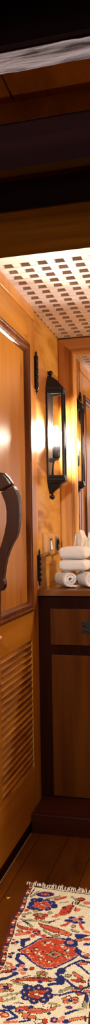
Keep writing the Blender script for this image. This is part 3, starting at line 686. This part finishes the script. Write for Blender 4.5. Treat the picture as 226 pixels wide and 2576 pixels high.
bl('C', SALMON, 140, 496, 50, 13, BROWN); bl('C', RED, 196, 492, 44, 15, PINK); bl('C', NAVY, 206, 528, 56, 14, VIOLET, .8); bl('C', NAVY, 160, 478, 30, 10)
# D
for x, y in ((62, 40), (92, 36), (70, 62), (48, 58)): bl('D', NAVY, x, y, 30, 15)
bl('D', PINK, 78, 48, 24, 13); bl('D', PINK, 55, 46, 14, 8); bl('D', RED, 74, 50, 12, 7)
st('D', 23, NAVY, (138, 44), (118, 80), (168, 118)); st('D', 12, NAVY, (130, 40), (180, 44), (226, 84)); st('D', 13, SALMON, (30, 98), (44, 110), (78, 122), out=RED, ow=.8); bl('D', OLIVE, 30, 140, 44, 16, BROWN); bl('D', SALMON, 30, 140, 18, 8)
for x, y in ((98, 154), (130, 128), (182, 156), (112, 188)): bl('D', NAVY, x, y, 40, 20, VIOLET, .8)
for x, y in ((148, 162), (84, 140), (76, 172), (172, 186), (160, 132)): bl('D', SALMON, x, y, 34, 14, PINK)
bl('D', CREAM, 145, 160, 14, 6); st('D', 20, MAROON, (-5, 176), (70, 170), out=BROWN, ow=1); st('D', 8, RED, (-5, 172), (60, 170)); st('D', 16, NAVY, (-5, 240), (60, 222), (106, 200), out=BROWN, ow=.9)
st('D', 7, BROWN, (86, 246), (100, 238), (160, 222), (226, 206)); po('D', RED, (104, 252), (132, 238), (226, 220), (226, 240), (160, 247), (115, 258), out=BROWN); st('D', 6, SALMON, (150, 240), (226, 230))
st('D', 15, OLIVE, (108, 264), (150, 270), (182, 274), out=BROWN, ow=1)
for x, y in ((15, 282), (76, 282), (20, 318), (82, 316)): bl('D', SALMON, x, y, 36, 17, BROWN, 1.8)
bl('D', OLIVE, 48, 274, 28, 12, BROWN); bl('D', OLIVE, 58, 320, 34, 12, BROWN); bl('D', NAVY, 52, 298, 28, 15, BROWN)
for x, y in ((208, 296), (186, 332), (192, 372)): bl('D', NAVY, x, y, 52, 36, BROWN, .8, dot=PINK)
st('D', 12, OLIVE, (-5, 372), (90, 346), (152, 336), out=BROWN, ow=.6); st('D', 15, OLIVE, (32, 398), (116, 376), out=BROWN, ow=.7); bl('D', SALMON, 8, 390, 30, 20, RED); bl('D', PINK, 130, 356, 14, 6)
po('D', NAVY, (15, 418), (50, 438), (90, 428), (130, 452), (95, 466), (45, 458), (22, 444)); st('D', 6, BROWN, (110, 416), (140, 408), (172, 418)); bl('D', OLIVE, 140, 416, 24, 9)
po('D', RED, (118, 460), (150, 444), (200, 438), (232, 446), (232, 478), (190, 470), (150, 492), (124, 478), out=BROWN); bl('D', NAVY, 158, 467, 32, 17, PINK, dot=VIOLET)
st('D', 17, NAVY, (-5, 476), (70, 470), (132, 520), (62, 542)); bl('D', RED, 40, 506, 54, 32, BROWN); bl('D', PINK, 44, 504, 32, 18); bl('D', CREAM, 56, 508, 18, 10)
st('D', 15, SALMON, (40, 560), (130, 556), out=PINK, ow=1); po('D', SALMON, (170, 492), (226, 488), (226, 524), (186, 532), (172, 515), out=BROWN); bl('D', OLIVE, 196, 490, 28, 10); st('D', 13, NAVY, (150, 556), (226, 545))
# E
po('E', OLIVE, (45, 182), (90, 172), (134, 186), (120, 204), (60, 202), out=BROWN); po('E', RED, (75, 192), (98, 182), (116, 192), (98, 204), out=BROWN); bl('E', PINK, 100, 192, 12, 6); bl('E', RED, 10, 150, 26, 16, BROWN)
st('E', 24, RED, (-6, 232), (80, 234), (150, 238), out=BROWN); st('E', 8, MAROON, (-6, 224), (140, 232)); st('E', 14, SALMON, (150, 238), (188, 234), out=BROWN); st('E', 10, BROWN, (30, 208), (150, 222)); st('E', 6, OLIVE, (30, 208), (150, 222))
po('E', NAVY, (190, 190), (226, 165), (226, 215), (205, 210)); st('E', 15, NAVY, (142, 276), (186, 266), (226, 266), out=BROWN, ow=.8); bl('E', NAVY, 205, 240, 36, 12)
for x, y in ((-4, 300), (66, 297), (132, 318), (142, 358), (106, 391), (30, 396)): bl('E', NAVY, x, y, 60, 38, BROWN, 1, dot=PINK)
bl('E', NAVY, 76, 252, 32, 20); bl('E', NAVY, 8, 444, 40, 20)
for x, y in ((15, 334), (82, 342), (56, 370), (18, 362), (98, 328), (50, 325)): bl('E', RED, x, y, 40, 19, BROWN)
bl('E', CREAM, 48, 348, 30, 14, BROWN); bl('E', OLIVE, 40, 322, 18, 10); st('E', 12, NAVY, (172, 350), (226, 352)); po('E', CREAM, (95, 432), (130, 410), (160, 425), (155, 445), (115, 448), out=BROWN, ow=1)
st('E', 14, OLIVE, (150, 412), (190, 424), (226, 436), out=BROWN, ow=.8); po('E', SALMON, (-6, 458), (60, 454), (120, 465), (170, 450), (200, 438), (192, 458), (130, 480), (60, 492), (-6, 488), out=BROWN); st('E', 10, RED, (-6, 478), (60, 476), (130, 470))
bl('E', NAVY, 140, 492, 30, 13); bl('E', SALMON, 15, 520, 56, 22, BROWN); po('E', CREAM, (30, 550), (60, 535), (95, 545), (85, 565), (40, 566), out=BROWN); bl('E', RED, 112, 552, 28, 38, BROWN); bl('E', NAVY, 180, 542, 50, 36, PINK); bl('E', PINK, 180, 542, 24, 16); bl('E', SALMON, 216, 548, 30, 24)
# F
st('F', 14, NAVY, (118, 8), (152, 52), (188, 72), (232, 74)); st('F', 14, NAVY, (-6, 170), (50, 142), (110, 108), (160, 90), (232, 112)); st('F', 12, NAVY, (112, 112), (170, 148), (232, 196)); bl('F', NAVY, 15, 170, 60, 40); bl('F', NAVY, 130, 18, 36, 30)
bl('F', SALMON, 204, 52, 40, 16, BROWN); bl('F', SALMON, 172, 115, 60, 16, BROWN); bl('F', PINK, 176, 34, 24, 8)
po('F', SALMON, (108, 178), (150, 203), (184, 224), (172, 234), (120, 208), (104, 190), out=BROWN, ow=2)
st('F', 15, NAVY, (-6, 222), (50, 240), (100, 286), (160, 312), (232, 284)); bl('F', NAVY, 5, 240, 60, 60); st('F', 11, RED, (95, 240), (140, 250), (196, 254), out=BROWN); bl('F', RED, 150, 240, 28, 22, BROWN); bl('F', OLIVE, 66, 208, 44, 16, BROWN)
st('F', 13, OLIVE, (-6, 328), (40, 308), (86, 296), out=BROWN); bl('F', SALMON, 106, 314, 42, 14, BROWN); bl('F', RED, 160, 292, 28, 16, BROWN); bl('F', SALMON, 204, 326, 54, 15, BROWN); bl('F', RED, 142, 342, 42, 15, BROWN)
st('F', 14, NAVY, (-6, 356), (70, 332), (140, 326), (190, 344), (200, 400)); po('F', NAVY, (180, 345), (212, 345), (208, 408), (184, 408)); st('F', 9, BROWN, (228, 240), (216, 300)); st('F', 8, BROWN, (186, 350), (166, 440)); po('F', OLIVE, (175, 408), (206, 408), (200, 455), (168, 450)); st('F', 14, BROWN, (230, 478), (208, 580)); st('F', 8, BROWN, (226, 330), (218, 450))
for x, y in ((40, 380), (106, 380), (46, 404), (108, 402)): bl('F', SALMON, x, y, 42, 16, BROWN, 2)
bl('F', CREAM, 62, 368, 28, 13, BROWN); bl('F', CREAM, 84, 410, 24, 12, BROWN); bl('F', NAVY, 74, 394, 30, 15); bl('F', NAVY, 66, 447, 44, 19, PINK); bl('F', RED, 66, 447, 14, 8)
st('F', 15, NAVY, (38, 496), (85, 478), (150, 458)); bl('F', OLIVE, 150, 458, 40, 16); st('F', 19, SALMON, (72, 542), (130, 530), (192, 524), out=BROWN); bl('F', NAVY, 36, 552, 50, 26, PINK); bl('F', PINK, 8, 532, 40, 30); bl('F', SALMON, 20, 520, 26, 14); bl('F', BROWN, 185, 528, 14, 40)
# side borders and dark end line, in the rug's own measure
for side in (0, 1):
    e = ju if side == 0 else RW - ju
    put(e < .026, CREAM); put((e < .0225), BROWN)
    ph = np.floor(jv / .0125).astype(int)
    spot = (e > .0095) & (e < .0195)
    cyc = np.array([RED, PINK, MAROON, SALMON, CREAM, RED, NAVY, PINK])
    put(spot, 0); col[spot] = cyc[ph % 8][spot]
    put(spot & ((jv / .0125) % 1 < .18), BROWN)
    put(e < .008, MAROON); put((e < .008) & (rs.rand(*e.shape) < .25), BROWN)
for e in (jv, RL - jv):
    m_ = (e < .012) & (ju > .03); put(m_, BROWN); put((e < .008) & (ju > .06), CREAM)
rgb = PAL[col] * (1 + (rs.rand(*col.shape)[..., None] - .5) * .26)
rgb = rgb * (1 + .10 * np.sin(vv / RL * 90)[..., None] * rs.rand(1))                      # slight abrash between dye lots
# mesh: one quad per knot, small random pile height, skirt to the floor
gx = np.arange(nu + 1) * RW / nu; gy = np.arange(nv + 1) * RL / nv
GU, GV = np.meshgrid(gx, gy, indexing='ij')
wave = .004 * np.sin(GV * 17) + .003 * np.sin(GV * 41 + 1)
gu = GU + wave * (1 - 2 * GU / RW)
X = TL[0] + U[0] * gu + V[0] * GV; Y = TL[1] + U[1] * gu + V[1] * GV
Z = RZ + (rs.rand(*X.shape) - .5) * .0016
Z[0, :] = Z[-1, :] = FLOOR + .002; Z[:, 0] = Z[:, -1] = FLOOR + .004
rug = thing('persian_rug', (float(TL[0] + U[0] * RW / 2 + V[0] * RL / 2), float(TL[1] + U[1] * RW / 2 + V[1] * RL / 2), FLOOR), 'cream Persian rug with red and navy floral design and white fringe', 'rug')
b0 = WL[rug.name]
vs = np.stack([X * S - b0.x, Y * S - b0.y, (Z - FLOOR) * S - b0.z], -1).reshape(-1, 3)
idx = np.arange((nu + 1) * (nv + 1)).reshape(nu + 1, nv + 1)
q = np.stack([idx[:-1, :-1], idx[:-1, 1:], idx[1:, 1:], idx[1:, :-1]], -1).reshape(-1, 4)
nrm = np.cross(vs[q[0][1]] - vs[q[0][0]], vs[q[0][2]] - vs[q[0][0]])
if nrm[2] < 0: q = q[:, ::-1]
me = bpy.data.meshes.new('pile'); me.from_pydata(vs.tolist(), [], q.tolist())
at_ = me.attributes.new('knot', 'FLOAT_COLOR', 'FACE')
at_.data.foreach_set('color', np.concatenate([np.clip(rgb, 0, 1).reshape(-1, 3), np.ones((nu * nv, 1))], 1).astype(np.float32).ravel())
po_ = bpy.data.objects.new('pile', me); C.objects.link(po_); po_.parent = rug; me.materials.append(MT['wool'])
# fringe: knotted cotton tassels along the far end
fa, fb = MB(), MB()
k = 0; u0 = .004
while u0 < RW - .004:
    tgt = fb if (.008 < u0 < .040 and random.random() < .8) else fa
    ln_ = .030 + random.random() * .016; drift = -.010 + random.random() * .022
    for s_ in range(3):
        pts = []
        for j in range(6):
            t_ = j / 5; uu_ = u0 + drift * t_ + (s_ - 1) * .0024 * (.3 + t_) + random.uniform(-1, 1) * .0012 * t_; vv_ = .004 - ln_ * t_ * (1 - .06 * s_)
            p = TL + U * uu_ + V * vv_
            pts.append((p[0], p[1], FLOOR + .0075 - .0045 * t_ + random.random() * .0025 + (.004 if 0 < j < 3 else 0)))
        tgt.tube(pts, .0017, 5, .0009)
    k += 1; u0 += .0062 + random.random() * .003
fa.build('fringe', 'fringe', rug); fr_ = fb.build('fringe', 'fringe_red', rug); fr_['label'] = 'pink red corner fringe'
# brass stud in the floor
sp_ = at(20, 2257.5, 2, FLOOR)
sg = MB().lathe((sp_[0], sp_[1], FLOOR), [(0, 0), (.011, 0), (.012, .001), (.010, .003), (.006, .0045), (0, .005)], n=20)
tag(sg.build('floor_stud', 'brass'), 'small round brass stud in the floor left of the rug', 'stud')

# ---- light ------------------------------------------------------------------------------------------------
def area(name, loc, target, sx, sy, power, color):
    l = bpy.data.lights.new(name, 'AREA'); l.shape = 'RECTANGLE'; l.size = sx * S; l.size_y = sy * S; l.energy = power; l.color = color
    o = bpy.data.objects.new(name, l); C.objects.link(o); o.location = wv(loc)
    o.rotation_euler = (wv(target) - wv(loc)).to_track_quat('-Z', 'Y').to_euler(); return o
def spot(name, loc, target, angle, power, color, blend=.6, radius=.08):
    l = bpy.data.lights.new(name, 'SPOT'); l.energy = power; l.color = color; l.spot_size = math.radians(angle); l.spot_blend = blend; l.shadow_soft_size = radius
    o = bpy.data.objects.new(name, l); C.objects.link(o); o.location = wv(loc)
    o.rotation_euler = (wv(target) - wv(loc)).to_track_quat('-Z', 'Y').to_euler(); return o
def point(name, loc, power, color, radius):
    l = bpy.data.lights.new(name, 'POINT'); l.energy = power; l.color = color; l.shadow_soft_size = radius
    o = bpy.data.objects.new(name, l); C.objects.link(o); o.location = wv(loc); return o
area('rear_daylight_fill', (.08, YF - .06, .25), (-.1, 2.4, -.9), 1.2, 1.1, 8, (.95, .97, 1.0))  # added soft cool fill, enters through the opening behind the camera
spot('rug_fill_spot', (-.36, 1.25, .90), (-.46, 2.0, FLOOR), 44, 140, (1.0, .95, .85), .8)  # added spot without a fixture, brightens the rug from above
spot('cabinet_fill_spot', (-.42, .3, .84), (-.55, 3.25, -.42), 36, 170, (1.0, .90, .76), .9)  # added warm frontal fill for cabinet fronts and towels, no fixture
point('left_wall_fill', (.62, 3.63, .30), 28, (1.0, .87, .66), .04)  # added out-of-frame fill for the left wall and door, no lantern modelled
spot('grating_fill_spot', (.30, 3.15, -.15), (-.60, 2.64, 1.0), 46, 70, (.95, .95, 1.0), .5)  # added out-of-frame light that whitens the front of the grating
spot('beam_fill_spot', (.30, 2.6, -.8), (-.45, 1.6, 1.0), 70, 50, (.88, .91, 1.0), .7)  # added out-of-frame light for the beam undersides and ceiling boards
w = bpy.data.worlds.new('world'); bpy.context.scene.world = w; w.use_nodes = True
w.node_tree.nodes['Background'].inputs[0].default_value = (.6, .7, .85, 1); w.node_tree.nodes['Background'].inputs[1].default_value = .1
sc_ = bpy.context.scene
sc_.view_settings.view_transform = 'Standard'; sc_.view_settings.look = 'None'; sc_.view_settings.gamma = 1; sc_.view_settings.exposure = 0
sc_.cycles.max_bounces = 8; sc_.cycles.transparent_max_bounces = 12; sc_.cycles.sample_clamp_indirect = 6
